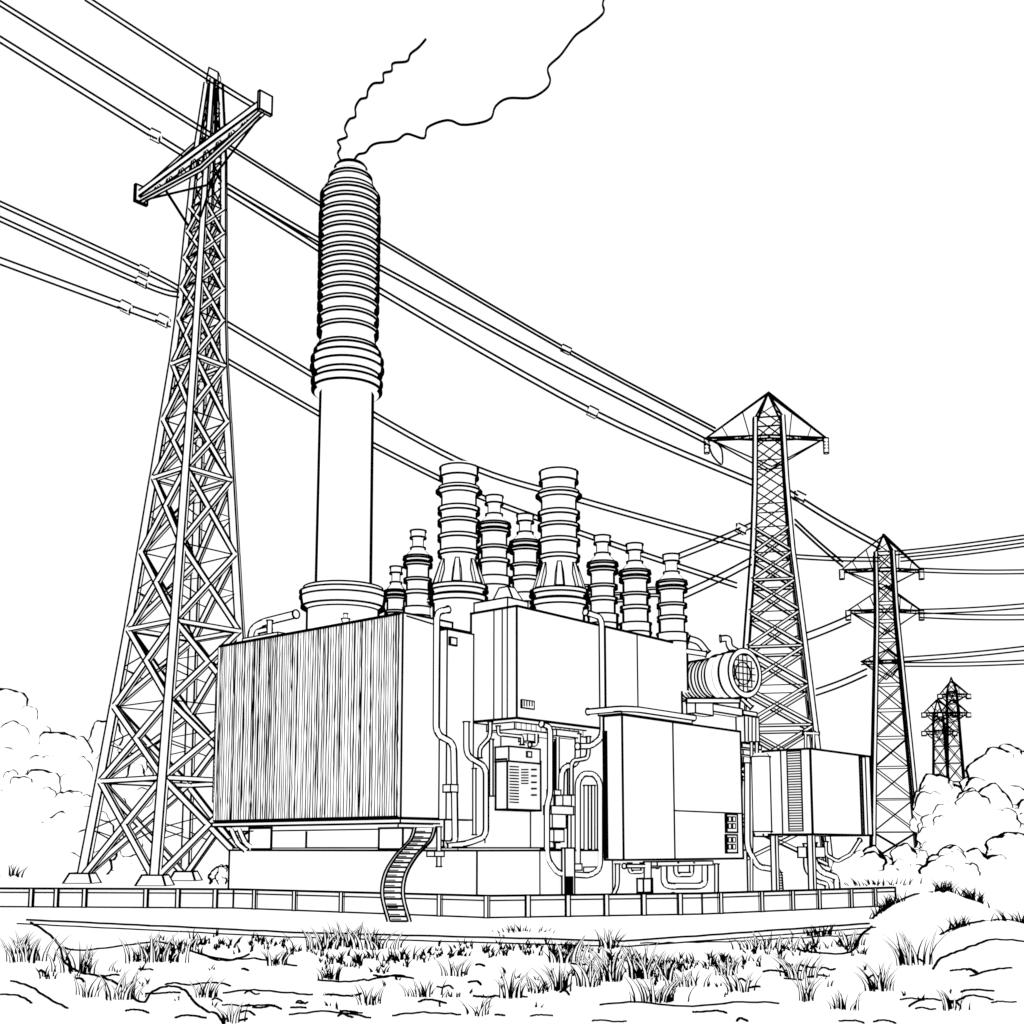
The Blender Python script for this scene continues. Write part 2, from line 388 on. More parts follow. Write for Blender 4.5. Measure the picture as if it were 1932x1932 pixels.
for i in range(-2,3):
    t=i*.26*R; hl=math.sqrt((R*.74)**2-t*t)
    m.seg(cf-axd*.06+n1*t-V((0,0,hl)),cf-axd*.06+n1*t+V((0,0,hl)),.6); m.seg(cf-axd*.06+V((0,0,t))-n1*hl,cf-axd*.06+V((0,0,t))+n1*hl,.6)
part(m,"conservator_drum",label="horizontal ribbed drum with round grille end")
a=P(1372,1205,34.5)
for pts,r in (([a-V((.2,0,0)),a+V((.05,0,.02)),a+V((.05,0,-.25)),a+V((.4,0,-.45))],7),([P(1300,1205,35.2),P(1318,1210,35.2),P(1335,1232,35.2)],7),([P(1292,1228,35.0),P(1332,1234,35.0)],6),([P(1295,1322,34.6),P(1395,1322,34.6)],6),([P(1380,1300,35),P(1418,1335,35)],5)):
    m=M(); m.pipe(pts,r); part(m,"pipe")
for (x0,x1,y0,y1) in ((1312,1345,1316,1345),(1345,1400,1328,1342),(1405,1432,1350,1400),(1400,1436,1402,1410),(1402,1430,1414,1424),(1402,1428,1340,1348)):
    m=M(); m.boxpx(x0,x1,y0,y1,.0,.3,.8)
    if x0==1405:
        for x in (1412,1419,1426): m.seg(PB(x,1354,-.02),PB(x,1398,-.02),.7)
    part(m,"pipe_flange")
# bushings
def spot(px,Y):
    p=P(px,1100,Y); return V((p.x,p.y,0))
def zy(o,py):
    v=(CY-py)/f; return h+o.y*(s_+v*c_)/(c_-v*s_)
def prof_from(o,tab):
    out=[]
    for y,hw in tab:
        z=zy(o,y); out.append((hw*pxm((o.x,o.y,z)),z))
    return out
def bushing(px,Y,tab,rings,R,fins=None,capn=3):
    o=spot(px,Y); pr=prof_from(o,tab); e=empty("bushing",(o.x,o.y,7.3))
    e.parent=TR; e.location=V((o.x,o.y,7.3))-TR.location
    def bld(m,name):
        me=m.build(name,base=(o.x,o.y,7.3)); me.parent=e; me.location=(0,0,0)
    mt=rim(cpx(R,4.4))
    m=M(); m.lathe(o,pr[:capn+1],mt,rings=[i for i in rings if i<capn],w=.95); bld(m,"cap")
    m=M(); m.lathe(o,pr[capn:],mt,rings=[i-capn for i in rings if i>=capn],w=.95)
    if fins:
        (yt,rt),(yb,rb)=fins
        for k in range(7):
            an=math.pi*2*k/7+.2; zt=zy(o,yt);zb=zy(o,yb); q=pxm((o.x,o.y,zb))
            for da in (-.2,.2):
                d=V((math.cos(an+da),math.sin(an+da),0)); d0=V((math.cos(an+da*.5),math.sin(an+da*.5),0)); zm=zt+(zb-zt)*.45
                m.line([o+d0*rt*1.03*q+V((0,0,zt)),o+d*(rt+4)*q+V((0,0,zm)),o+d*rb*q+V((0,0,zb))],.75)
            dc=V((math.cos(an),math.sin(an),0)); t=V((-dc.y,dc.x,0))*.1
            m.hexa([o+dc*(rt-6)*q-t+V((0,0,zb)),o+dc*(rb+4)*q-t+V((0,0,zb)),o+dc*(rb+4)*q+t+V((0,0,zb)),o+dc*(rt-6)*q+t+V((0,0,zb)),
                    o+dc*(rt-8)*q-t*.5+V((0,0,zt)),o+dc*(rt+2)*q-t*.5+V((0,0,zt)),o+dc*(rt+2)*q+t*.5+V((0,0,zt)),o+dc*(rt-8)*q+t*.5+V((0,0,zt))],.6)
    bld(m,"insulator")
BT=[(0,20),(3,34),(8,36.5),(26,36.5),(29,33),(42,33),(45,38),(52,43),(58,36),(64,34),(82,34),(84,39),(92,39),(95,35),(106,35),(108,39),(114,39),(117,35),(134,35),(136,39),(143,39),(146,36),(164,36),(166,39),(173,38),(178,34),(205,37),(228,44),(232,55),(240,56),(243,50),(249,50),(252,55),(262,55),(266,49),(300,49)]
BR=(2,3,6,7,8,11,12,15,16,19,20,23,24,28,29,31,32,33)
bushing(865,31.5,[(879+y-2,r) for y,r in BT],BR,36,((1060,34),(1106,47)),4)
bushing(1055,32.0,[(887+y-2,r) for y,r in BT],BR,36,((1067,34),(1114,47)),4)
ST=[(0,10),(3,16),(16,16),(19,12),(32,12),(36,15),(40,15),(54,29),(58,30),(63,24),(67,29),(72,29),(75,24),(94,24),(97,28),(102,28),(105,24),(118,24),(121,28),(128,28),(131,25),(150,25),(153,30),(170,30),(260,30)]
SR=(1,2,5,7,8,9,10,11,14,15,18,19,22,23)
def sb(px,Y,yt,sc_): bushing(px,Y,[(yt+y*(1 if y>250 else (.6+.4*sc_)),r*sc_) for y,r in ST],SR,27*sc_,None,5)
sb(788,34,1000,.92); sb(747,36,1068,.72); sb(932,33,935,1.05); sb(991,34.5,970,1.0); sb(1137,33.6,1010,.98); sb(1198,34.6,1025,1.0); sb(1267,35.2,1045,.98)
for px,Y,y in ((815,34,1120),(1105,34.5,1105),(1168,35.5,1120),(1232,35.8,1110)):
    o=spot(px,Y); m=M(); q=pxm((o.x,o.y,8)); z0=7.2; zt=zy(o,y)
    m.lathe(o,[(11*q,z0),(11*q,zt-20*q),(15*q,zt-19*q),(15*q,zt-14*q),(10*q,zt-13*q),(10*q,zt-6*q),(14*q,zt-5*q),(14*q,zt-1*q),(6*q,zt)],rim(.62),rings=(2,3,6,7),w=.8,seg=32); part(m,"vent_pipe")
# ------------------------------------------------------------------ chimney
o=V((P(648,1100,33.5).x,33.5,0)); CH=empty("chimney",(o.x,o.y,7.37)); top(CH,"tall white ribbed chimney stack rising from the transformer, smoking","chimney")
def rv(R,w=4.8): return rim(cpx(R,w))
m=M(); m.lathe(o,prof_from(o,[(1260,69),(1154,69),(1148,78),(1130,81),(1120,81),(1112,74),(1108,55)]),rv(75),rings=(1,2,3,4,5),w=1.0)
m.build("base_flange",parent=CH)
m=M(); m.lathe(o,prof_from(o,[(1110,54),(740,51.5)]),rv(53),w=1.1); m.build("shaft",parent=CH)
m=M(); tab=[(745,51.5),(744,60),(738,65),(724,66),(718,61),(712,62),(708,67),(698,68),(692,66),(682,67),(676,62),(668,62),(660,57),(652,54)]
m.lathe(o,prof_from(o,tab),rv(64,5),rings=(2,3,5,7,9,11,12),w=1.2); m.build("collar",parent=CH)
tab=[(652,54)]; rg=[]
ys=[628,605,581,560,540,521,503,486,468,448,430,412,392,375]
for y in ys:
    k=1.0 if y>400 else .97
    tab+= [(y+9,52*k),(y+4,57*k),(y-2,57*k),(y-6,52*k)]; rg+=[len(tab)-3,len(tab)-2]
tab+=[(372,51),(362,48),(352,43),(346,41),(341,38),(339,40),(334,39),(331,31),(324,29),(320,30),(316,27),(311,20),(309,8)]
rg+=[len(tab)-12,len(tab)-10,len(tab)-8,len(tab)-6,len(tab)-4,len(tab)-3]
m=M(); m.lathe(o,prof_from(o,tab),rv(54),rings=rg,w=.95); m.build("ribbed_top",parent=CH)
# smoke
SL=[(645,308),(638,292),(643,280),(638,268),(655,260),(651,245),(659,228),(671,222),(671,205),(680,190),(692,186),(695,172),(705,160),(723,157),(724,141),(739,136),(742,122),(768,118),(775,104),(790,92),(804,76)]
SR_=[(668,306),(676,294),(690,290),(700,278),(714,272),(747,268),(768,255),(800,263),(808,242),(845,229),(875,238),(923,228),(935,203),(958,188),(1000,187),(1028,172),(1038,155),(1034,130),(1058,106),(1085,70),(1110,52),(1138,27),(1137,8),(1148,-18)]
def samp(pts,n):
    c=catmull(pts,8); return [c[int(i*(len(c)-1)/(n-1))] for i in range(n)]
m=M(); n=160; A=[P(x,y,33.5) for x,y in samp(SL,n)]; B=[P(x,y,33.5) for x,y in samp(SR_,n)]
vs=[];fs=[]
for a_,b_ in zip(A,B):
    t=(b_-a_).length*.03; md=(a_+b_)/2; vs+=[a_,md-V((0,t,0)),b_,md+V((0,t,0))]
for i in range(n-1):
    for k in range(4): fs.append([i*4+k,i*4+(k+1)%4,i*4+4+(k+1)%4,i*4+4+k])
m.add(vs,fs,PAPER); fo=V((0,-.06,0)); m.line([p+fo for p in A],1.0); m.line([p+fo for p in B],1.0)
top(m.build("smoke_plume",o+V((0,0,20))),"thin white smoke plume with wavy edges drifting from chimney","smoke")
# ------------------------------------------------------------------ curved steps
cv=catmull([(800,1562),(792,1585),(765,1615),(745,1650),(740,1690),(752,1738)],8)
m=M(); Lr=[];Rr=[]
N=len(cv)
for i,(x,y) in enumerate(cv):
    t=i/(N-1); b=1.2-2.3*t
    Lr.append(PB(x-13,y,b)); Rr.append(PB(x+15,y,b))
for k in range(N-1):
    m.add([Lr[k],Rr[k],Rr[k+1],Lr[k+1]],[[0,1,2,3]],PAPER)
acc=0
for k in range(1,N):
    acc+=math.hypot(cv[k][0]-cv[k-1][0],cv[k][1]-cv[k-1][1])
    if acc>7.2:
        acc=0; m.seg(Lr[k],Rr[k],1.15)
        m.seg(Lr[k]+V((0,0,.04)),Lr[k].lerp(Rr[k],.6)+V((0,0,.04)),.6)
LD=empty("curved_stair",V((Lr[-1].x,Lr[-1].y,0))); top(LD,"narrow curved metal stair with close rungs climbing the plinth","stair")
m.build("rung",parent=LD)["kind"]="stuff"
for RR,sg in ((Lr,-1),(Rr,1)):
    m=M(); o1=[p+V((sg*.03,0,0)) for p in RR]; o2=[p+V((sg*.09,0,0)) for p in RR]
    for k in range(N-1): m.add([o1[k],o2[k],o2[k+1],o1[k+1]],[[0,1,2,3]],PAPER)
    m.line(o1,.9); m.line(o2,1.0); m.build("side_rail",parent=LD)
# ------------------------------------------------------------------ right cabinet
SW=empty("switchgear_cabinet",AB(14,-1.6,0)); top(SW,"white switchgear cabinet with louvred end standing on steel legs","cabinet")
m=M(); m.box(11.92,16.0,-2.35,-.79,2.0,4.5,1.2)
m.seg(AB(15.2,-2.36,2.0),AB(15.2,-2.36,4.5),.9); m.box(15.25,15.5,-2.42,-2.35,2.0,4.45,.9)
m.build("housing",parent=SW)
m=M()
m.box(11.9,11.91,-2.05,-1.6,2.1,4.45,.7)
for i in range(30):
    z=2.16+i*.077; m.seg(AB(11.89,-2.03,z),AB(11.89,-1.62,z),.65)
m.seg(AB(11.89,-1.4,2.03),AB(11.89,-1.4,4.47),.7)
m.build("louvre",parent=SW)
for a,b in ((12.1,-2.2),(12.1,-1.0)):
    m=M(); m.box(a-.08,a+.08,b-.08,b+.08,0.06,1.98,.8); m.build("leg",parent=SW)
for pts,r in (([(1535,1590),(1535,1625),(1550,1645),(1578,1655),(1580,1682)],7),([(1558,1588),(1558,1612),(1580,1625),(1605,1612),(1622,1585)],4.5),([(1520,1592),(1520,1640),(1540,1662),(1560,1668),(1562,1690)],5.5),([(1410,1440),(1410,1600),(1430,1635),(1470,1642),(1473,1682)],6.5),([(1428,1400),(1428,1560)],4.5),([(1418,1400),(1418,1690)],3.8)):
    m=M(); m.pipe([PB(x,y,-1.2 if x>1500 else -.3) for x,y in pts],r)
    if r==6.5:
        for i in range(7):
            p=PB(1473,1646+i*5,-.42); m.seg(p-uR*.12,p+uR*.12,.7)
    m.build("cable_conduit",parent=SW)
m=M(); m.boxpx(1440,1475,1562,1578,-.9,.3,.9); m.build("terminal_box",parent=SW)
m=M(); m.boxpx(1522,1556,1598,1618,-1.4,.3,.8); m.build("terminal_box",parent=SW)
m=M(); m.lathe(P(1437,1500,34.5)-V((0,0,1.1)),[(.25,0),(.28,.05),(.28,2.2),(.2,2.3)],rim(.5),rings=(1,2),w=.8,seg=40); m.build("side_drum",parent=SW)
for x in (1520,1535):
    m=M(); m.pipe([P(x,1414,37.5),P(x,1380,37.5)],3.5); m.build("busbar",parent=SW)
m=M(); m.pipe([P(1515,1383,37.5),P(1545,1384,37.5)],3.5); m.build("busbar",parent=SW)
# ------------------------------------------------------------------ towers
LEAN={}
def corner(C,py,hw,rot):
    z=zy(C,py); r=hw*pxm((C.x,C.y,z)); lx=LEAN.get(round(C.x,2),0)*z
    return [V((C.x+lx+r*math.cos(rot+k*math.pi/2),C.y+r*math.sin(rot+k*math.pi/2),z)) for k in range(4)]
def tower_body(par,C,hwt,levels,rot,legw,brw,w,full=.62,sec=99,taper=.5,peak=None):
    lv=[corner(C,y,lerp_tab(hwt,y),rot) for y in levels]
    q=pxm((C.x,C.y,10))
    mf=M(); mb=M(); nl=len(lv)
    for k in range(4):
        g0=lv[0][k].copy(); lv[0][k]=V((g0.x,g0.y,.3))
    for i in range(nl-1):
        sc1=1-taper*i/nl
        for k in range(4):
            p,q2=lv[i][k],lv[i+1][k]
            if legw>0: mf.bar(p,q2,legw*q*sc1,w)
            else: mf.seg(p,q2,w*1.4)
            l=(k+1)%4
            for A,B in ((lv[i][k],lv[i+1][l]),(lv[i][l],lv[i+1][k])):
                if brw>0 and i<nl*full: mb.bar(A,B,brw*q*sc1,w*.9)
                else: mb.seg(A,B,w*.85)
            if i>0:
                if brw>0 and i%2==1 and i<8: mb.bar(lv[i][k],lv[i][l],brw*q*.8,w*.85)
                elif i<10 or i%2==0: mb.seg(lv[i][k],lv[i][l],w*.75)
            if i<sec:
                mb.seg((lv[i][k]+lv[i+1][k])/2,(lv[i][k]*.62+lv[i+1][l]*.38),w*.7)
                mb.seg((lv[i][l]+lv[i+1][l])/2,(lv[i][l]*.62+lv[i+1][k]*.38),w*.7)
                mb.seg((lv[i][k]+lv[i+1][k])/2,(lv[i+1][k]*.62+lv[i][l]*.38),w*.7)
    for k in range(4): mf.seg(lv[-1][k],lv[-1][(k+1)%4],w)
    if peak:
        T=V((C.x,C.y,zy(C,peak)))
        for k in range(4):
            mf.seg(lv[-1][k],T,w*1.1)
            mf.seg(lv[-1][k],lv[-1][(k+1)%4].lerp(T,.5),w*.7)
    mf.build("leg_frame",parent=par); mb.build("bracing",parent=par)
    return lv
GT="steel lattice transmission towers along the power line"
C1=V((-15.1,53.5,0)); LEAN[round(C1.x,2)]=.019
T1=empty("transmission_tower",C1); top(T1,"tall white lattice transmission tower with slanted crossarm beside the transformer","tower",GT)
hw1=[(1665,163),(1205,104),(650,43),(420,32),(300,26),(150,12)]
lv=tower_body(T1,C1,hw1,[1665,1475,1335,1190,1045,905,795,690,605,545,490,440,395,350,300,255,208,160],math.radians(6),15,10,.85,sec=9)
for k in range(4):
    p=lv[0][k]; m=M(); e=.62; t=.42
    m.hexa([V((p.x-e,p.y-e,0.06)),V((p.x+e,p.y-e,0.06)),V((p.x+e,p.y+e,0.06)),V((p.x-e,p.y+e,0.06)),V((p.x-t,p.y-t,.5)),V((p.x+t,p.y-t,.5)),V((p.x+t,p.y+t,.5)),V((p.x-t,p.y+t,.5))],.95); m.build("footing",parent=T1)
m=M(); tp=lv[-1]; cx=sum((p for p in tp),V())/4
m.hexa([cx+V((-.28,-.3,0)),cx+V((.28,-.3,0)),cx+V((.28,.3,0)),cx+V((-.28,.3,0)),cx+V((-.2,-.2,.75)),cx+V((.25,-.2,.5)),cx+V((.25,.2,.5)),cx+V((-.2,.2,.75))],.8); m.build("peak_cap",parent=T1)
Lp=P(266,368,55.6); zl=Lp.z
def Yfor(py,z):
    v=(CY-py)/f; return (z-h)*(c_-v*s_)/(s_+v*c_)
Rp=P(500,195,Yfor(195,zl)); ad=(Rp-Lp).normalized(); an=ad.cross(V((0,0,1)))
m=M(); cT=V((C1.x+LEAN[round(C1.x,2)]*zl,C1.y,zl))
Cm=(Lp+Rp)/2
m.bar(Lp,Rp,.3,.95)
lw=V((.1,0,-.62)); m.bar(Lp+V((0,0,-.3)),Cm+lw*1.25,.17,.85); m.bar(Cm+lw*1.25,Rp+V((0,0,-.3)),.17,.85)
up=V((cT.x-.4,C1.y+.3,zl+1.9)); lowF=Cm+V((.35,.3,-1.45))
m.bar(Lp+V((0,0,.1)),up,.14,.8); m.bar(Rp+V((0,0,.1)),up+V((.5,0,.1)),.14,.8)
m.seg(Lp+V((0,0,-.3)),lowF,.9); m.seg(Rp+V((0,0,-.3)),lowF,.9)
m.seg(Cm+V((.6,.2,-1.3)),Cm+V((.1,.3,-3.0)),.9)
N=20
for i in range(N):
    t0=i/N;t1=(i+1)/N
    A=Lp.lerp(Rp,t0);B=Lp.lerp(Rp,t1)
    def lo(t):
        k=1-abs(2*t-1); return Lp.lerp(Rp,t)+V((0,0,-.3)).lerp(lw*1.25,k)
    def bk(t):
        k=1-abs(2*t-1); return Lp.lerp(Rp,t)+(up-Cm)*k
    m.seg(A,lo(t1),.75) if i%2 else m.seg(lo(t0),B,.75)
    if i%2: m.seg(A,lo(t0),.6)
    if i%3==0: m.seg(A,bk(t1),.6)
m.build("crossarm",parent=T1)
for Ep in (Lp,Rp):
    m=M(); u=ad*.07; v_=an*.32; z=V((0,0,.42))
    m.hexa([Ep-u-v_-z,Ep+u-v_-z,Ep+u+v_-z,Ep-u+v_-z,Ep-u-v_+z,Ep+u-v_+z,Ep+u+v_+z,Ep-u+v_+z],.95); m.build("end_plate",parent=T1)
m=M(); m.seg(P(312,358,55),P(354,424,53),1.1); m.build("strut",parent=T1)
def arm(par,C,py,xl,xr,ytie,ylow,w,dbl=True,ins=28):
    z=zy(C,py); q=pxm((C.x,C.y,z)); cx=966+f*C.x/(D((C.x,C.y,z)))
    for x in (xl,xr):
        t=V((C.x+(x-cx)*q,C.y,z)); m=M(); hb=20*q*.8
        for yy in (-hb,hb):
            m.seg(V((C.x,C.y+yy,z)),t,w); m.seg(V((C.x,C.y+yy*.3,zy(C,ytie))),t,w); m.seg(V((C.x,C.y+yy,zy(C,ylow))),t,w*.8)
        m.seg(V((C.x,C.y-hb,z-6*q)),t-V((0,0,6*q)),w*.9)
        for i in range(1,6):
            s0=V((C.x,C.y-hb,z)).lerp(t,i/6); s1=V((C.x,C.y,zy(C,ytie))).lerp(t,(i+.5)/6) ; s2=V((C.x,C.y+hb,z)).lerp(t,min(1,(i+1)/6))
            m.seg(s0,s2,w*.7); m.seg(s0,s0-V((0,0,6*q)),w*.6)
            if i%2==0: m.seg(s0,s1,w*.6)
        m.build("crossarm",parent=par)
        if ins:
            m=M(); e=V((0,0,-ins*q)); m.lathe(t+e,[(4*q,0),(4*q,ins*.95*q)],PAPER,seg=10,rings=(0,1),w=.7)
            for k in (-4*q,4*q): m.seg(t+e+V((k,0,0)),t+V((k,0,0)),w)
            for i in range(3): m.seg(t+e*(.3+.2*i)-V((4*q,.1,0)),t+e*(.3+.2*i)+V((4*q,-.1,0)),w*.8)
            m.build("insulator",parent=par)
C2=V((P(1456,1000,93.4).x,93.4,0)); LEAN[round(C2.x,2)]=0; T2=empty("transmission_tower",C2); top(T2,"lattice transmission tower with single pointed crossarm and hanging insulators","tower",GT)
hw2=[(742,33),(788,35),(920,41),(1040,50),(1200,72),(1400,97),(1640,122)]
tower_body(T2,C2,hw2,[1645,1550,1460,1375,1300,1228,1162,1102,1050,1002,958,916,876,836,795],math.radians(33),9,5.5,.75,full=.6,taper=.25,peak=742,sec=0)
arm(T2,C2,826,1333,1558,742,885,.9,ins=30)
m=M(); m.line([P(x,y,93) for x,y in catmull([(1337,838),(1345,860),(1362,876),(1362,850),(1355,838)],6)],.8); m.build("jumper_cable",parent=T2)
C3=V((P(1674,1200,137).x,137,0)); T3=empty("transmission_tower",C3); top(T3,"distant lattice transmission tower with three stacked crossarms","tower",GT)
hw3=[(1008,20),(1045,22),(1160,25),(1300,36),(1450,48),(1630,60)]
tower_body(T3,C3,hw3,[1632,1570,1508,1448,1392,1340,1292,1248,1208,1172,1138,1105,1074,1044],math.radians(30),6.5,0,.72,taper=.2,peak=1008,sec=0)
arm(T3,C3,1075,1588,1738,1010,1110,.8,ins=18); arm(T3,C3,1152,1600,1738,1105,1195,.8,ins=18); arm(T3,C3,1248,1625,1705,1225,1280,.8,ins=0)
for pxx,pk_,Y,ya,hwid in ((1800,1278,250,(1310,1345),27),(1772,1320,290,(1345,1380),29)):
    Cc=V((P(pxx,1400,Y).x,Y,0)); e=empty("transmission_tower",Cc); top(e,"small far lattice transmission tower rising behind the trees","tower",GT)
    L0=[1614,1580,1545,1510,1475,1440,1408,1378,1352]
    if pk_<1300: L0+=[1328,1305]
    tower_body(e,Cc,[(pk_,10),(pk_+22,12),(pk_+90,15),(1620,28)],L0,math.radians(30),0,0,.55,sec=0,peak=pk_)
    for y in ya: arm(e,Cc,y,pxx-hwid,pxx+hwid,y-25,y+18,.6,ins=8)
# ------------------------------------------------------------------ power cables
def cable(pts,Y0,Y1,dy=9,w=.85,clamps=()):
    x0,x1=pts[0][0],pts[-1][0]
    def Yx(x):
        t=(x-x0)/(x1-x0); return 1/((1-t)/Y0+t/Y1)
    m=M(); cc=catmull(pts,6) if len(pts)>2 else [(pts[0][0]+(pts[1][0]-pts[0][0])*t/10,pts[0][1]+(pts[1][1]-pts[0][1])*t/10+2*math.sin(math.pi*t/10)) for t in range(11)]
    m.line([P(x,y,Yx(x)) for x,y in cc],w); m.line([P(x,y+dy,Yx(x)) for x,y in cc],w)
    e=m.build("power_cable",P(pts[0][0],pts[0][1],Y0)); top(e,"twin strand overhead power cable strung between lattice towers","cable","overhead power cables")
    for (x,y) in clamps:
        p=P(x-8,y-4+dy*.5,Yx(x)-.3); q_=P(x+8,y+4+dy*.5,Yx(x)-.3); k=M(); k.bar(p,q_,(dy+2)*pxm(p),.85)
        for t in (0,.3,1):
            c0=p.lerp(q_,t); k.seg(c0+V((0,-.02,(dy+2)/2*pxm(p))),c0-V((0,.02,(dy+2)/2*pxm(p))),.9)
        k.build("clamp",parent=e)
cable([(160,-10),(395,143),(485,198)],50,51,10)
cable([(-10,-5),(365,230),(425,265)],48,53,10)
cable([(-10,62),(295,252),(350,286)],48,54,12,clamps=[(293,250)])
cable([(430,272),(605,382),(715,449),(1070,658),(1350,808)],53,93,7,clamps=[(1068,656)])
cable([(412,336),(605,450),(720,502),(1030,672),(1340,832)],54,93,9)
cable([(412,345),(605,466),(720,545),(1118,772),(1420,905)],54,93,11,clamps=[(1118,772)])
cable([(-10,375),(270,505),(338,540)],49,53,9,clamps=[(272,506)])
cable([(-10,404),(268,530),(338,552)],49,53,9,clamps=[(268,528)])
cable([(-10,482),(237,573),(322,604)],49,53,13,clamps=[(237,573),(308,598)])
cable([(415,598),(605,712),(710,780),(900,880),(1100,940),(1430,1033)],54,93,10)
cable([(418,670),(605,778),(710,838),(900,930),(1150,1020),(1390,1100)],54,93,9)
cable([(1490,925),(1570,975),(1660,1025)],93,137,11,clamps=[(1508,932)])
cable([(1480,1045),(1660,1052)],93,137,7)
cable([(1690,1040),(1800,1028),(1945,1008)],136,100,7); cable([(1700,1052),(1945,1022)],136,100,7)
cable([(1735,1072),(1945,1075)],136,100,7); cable([(1735,1150),(1945,1138)],136,100,8); cable([(1735,1156),(1945,1160)],136,100,9)
cable([(1705,1240),(1945,1218)],136,100,8); cable([(1705,1250),(1945,1245)],136,100,7)
cable([(1265,1050),(1420,985)],60,93,10,clamps=[(1398,993)]); cable([(1290,1115),(1420,1050)],60,93,14)
cable([(1490,1205),(1605,1160)],93,136,14); cable([(1540,1300),(1635,1262)],93,136,12)
cable([(1500,980),(1590,1060)],93,136,9)
# ------------------------------------------------------------------ trees and shrubs
NU,NV=22,12
US=[]; UF=[]
for i in range(NV+1):
    for k in range(NU):
        th=math.pi*i/NV; ph=2*math.pi*k/NU; US.append(V((math.sin(th)*math.cos(ph),math.sin(th)*math.sin(ph),math.cos(th))))
for i in range(NV):
    for k in range(NU):
        l=(k+1)%NU; UF.append([i*NU+k,i*NU+l,(i+1)*NU+l,(i+1)*NU+k])
def tree(name,bodies,lab,cat,lump=26,trunk=True,n=40):
    cx,cy,rx,ry,Y=bodies[0]; b0=P(cx,cy,Y); base=V((b0.x,b0.y,0)); T=empty(name,base); top(T,lab,cat)
    m=M()
    for cx,cy,rx,ry,Y in bodies:
        o=P(cx,cy,Y); q=pxm(o); R3=V((rx*q,min(rx,ry)*.8*q,ry*q))
        m.add([o+V((u.x*R3.x,u.y*R3.y,u.z*R3.z)) for u in US],UF,PAPER)
        R0=random.random()*6
        for i in range(n):
            z=1-2*(i+.5)/n; ph=i*2.399963+R0; rr=math.sqrt(1-z*z); u=V((rr*math.cos(ph),rr*math.sin(ph),z))
            if u.y>.45: continue
            front=u.y<-.6
            if front and random.random()<.5: continue
            u+=V([random.uniform(-.14,.14) for _ in range(3)]); u.normalize()
            sp=o+V((u.x*R3.x,u.y*R3.y,u.z*R3.z)); nn=V((u.x/R3.x,u.y/R3.y,u.z/R3.z)).normalized()
            r=lump*q*random.uniform(.45,1.45); ce=sp-nn*r*random.uniform(.45,.7)
            rj=[1+random.uniform(-.2,.2) for _ in range(3)]; ph2=random.uniform(0,6)
            vs=[]
            for x in US:
                k=1+.07*math.sin(5*math.atan2(x.x,x.z)+ph2)+.04*math.sin(9*math.atan2(x.x,x.z))
                vs.append(ce+V((x.x*rj[0],x.y*rj[1],x.z*rj[2]))*r*k)
            m.add(vs,UF,rim(cpx(lump*1.25,4.0),.14))
    m.build("crown",parent=T,smooth=True)
    if trunk:
        m=M(); o=P(bodies[0][0],bodies[0][1],bodies[0][4]); q=pxm(o)
        m.lathe(base,[(16*q,0),(11*q,o.z*.4),(8*q,o.z)],rim(.7),seg=20)
        for sg in (-1,1): m.tube([base+V((0,0,o.z*.4)),o+V((sg*bodies[0][2]*.5*q,0,bodies[0][3]*.3*q))],[7*q,3*q],rim(.8),10)
        m.build("trunk",parent=T)
tl="broad leafy tree with white scalloped rounded crown"; bl="low rounded shrub with scalloped outline beside the yard"
tree("tree",[(0,1480,108,165,82),(120,1520,75,130,82)],tl,"tree",32)
tree("tree",[(190,1500,45,130,84),(240,1540,60,110,86)],tl,"tree",26)
tree("tree",[(30,1575,110,115,70),(135,1590,68,95,70)],tl,"tree",30)
tree("tree",[(1905,1530,90,115,115),(1985,1540,60,112,115)],tl,"tree",29)
tree("tree",[(1775,1545,50,75,118)],tl,"tree",22)
tree("tree",[(1845,1600,105,100,95),(1940,1610,70,90,95)],tl,"tree",28)
tree("shrub",[(1815,1665,66,58,72),(1910,1640,50,60,72)],bl,"shrub",22,False)
tree("shrub",[(1630,1650,60,42,80),(1720,1650,40,50,80)],bl,"shrub",17,False)
tree("shrub",[(420,1660,22,22,52)],bl,"shrub",10,False,40)
# earth mounds
def mound(px,ytop,Y,hwp,ry=1.6):
    c=P(px,1700,Y); c.z=-.02; q=Y/f; ht=zy(V((c.x,Y,0)),ytop); rx=hwp*q; m=M(); n1,n2=40,12; vs=[];fs=[]
    for j in range(n2+1):
        rr=1-j/n2
        for i in range(n1):
            a=2*math.pi*i/n1; x=rr*math.cos(a); y=rr*math.sin(a)
            hz=ht*max(0,math.cos(rr*math.pi/2))**.8*(1+.05*math.sin(5*a+j)+.04*math.sin(11*a)); vs.append(V((c.x+x*rx,c.y+y*ry,c.z+hz)))
    for j in range(n2):
        for i in range(n1): fs.append([j*n1+i,j*n1+(i+1)%n1,(j+1)*n1+(i+1)%n1,(j+1)*n1+i])
    m.add(vs,fs,GROUNDM)
    crest=[]
    for i in range(41):
        t=-1+2*i/40; hz=ht*max(0,math.cos(abs(t)*math.pi/2))**.8*(1+.03*math.sin(13*t)); crest.append(V((c.x+t*rx,c.y-.02,c.z+hz+.012+random.uniform(-.012,.012))))
    m.line(crest,1.0)
    e=m.build("earth_mound",c); e["kind"]="structure"
    return crest
cr1=mound(1765,1682,26.5,125); cr2=mound(1880,1735,22.5,110,1.3)
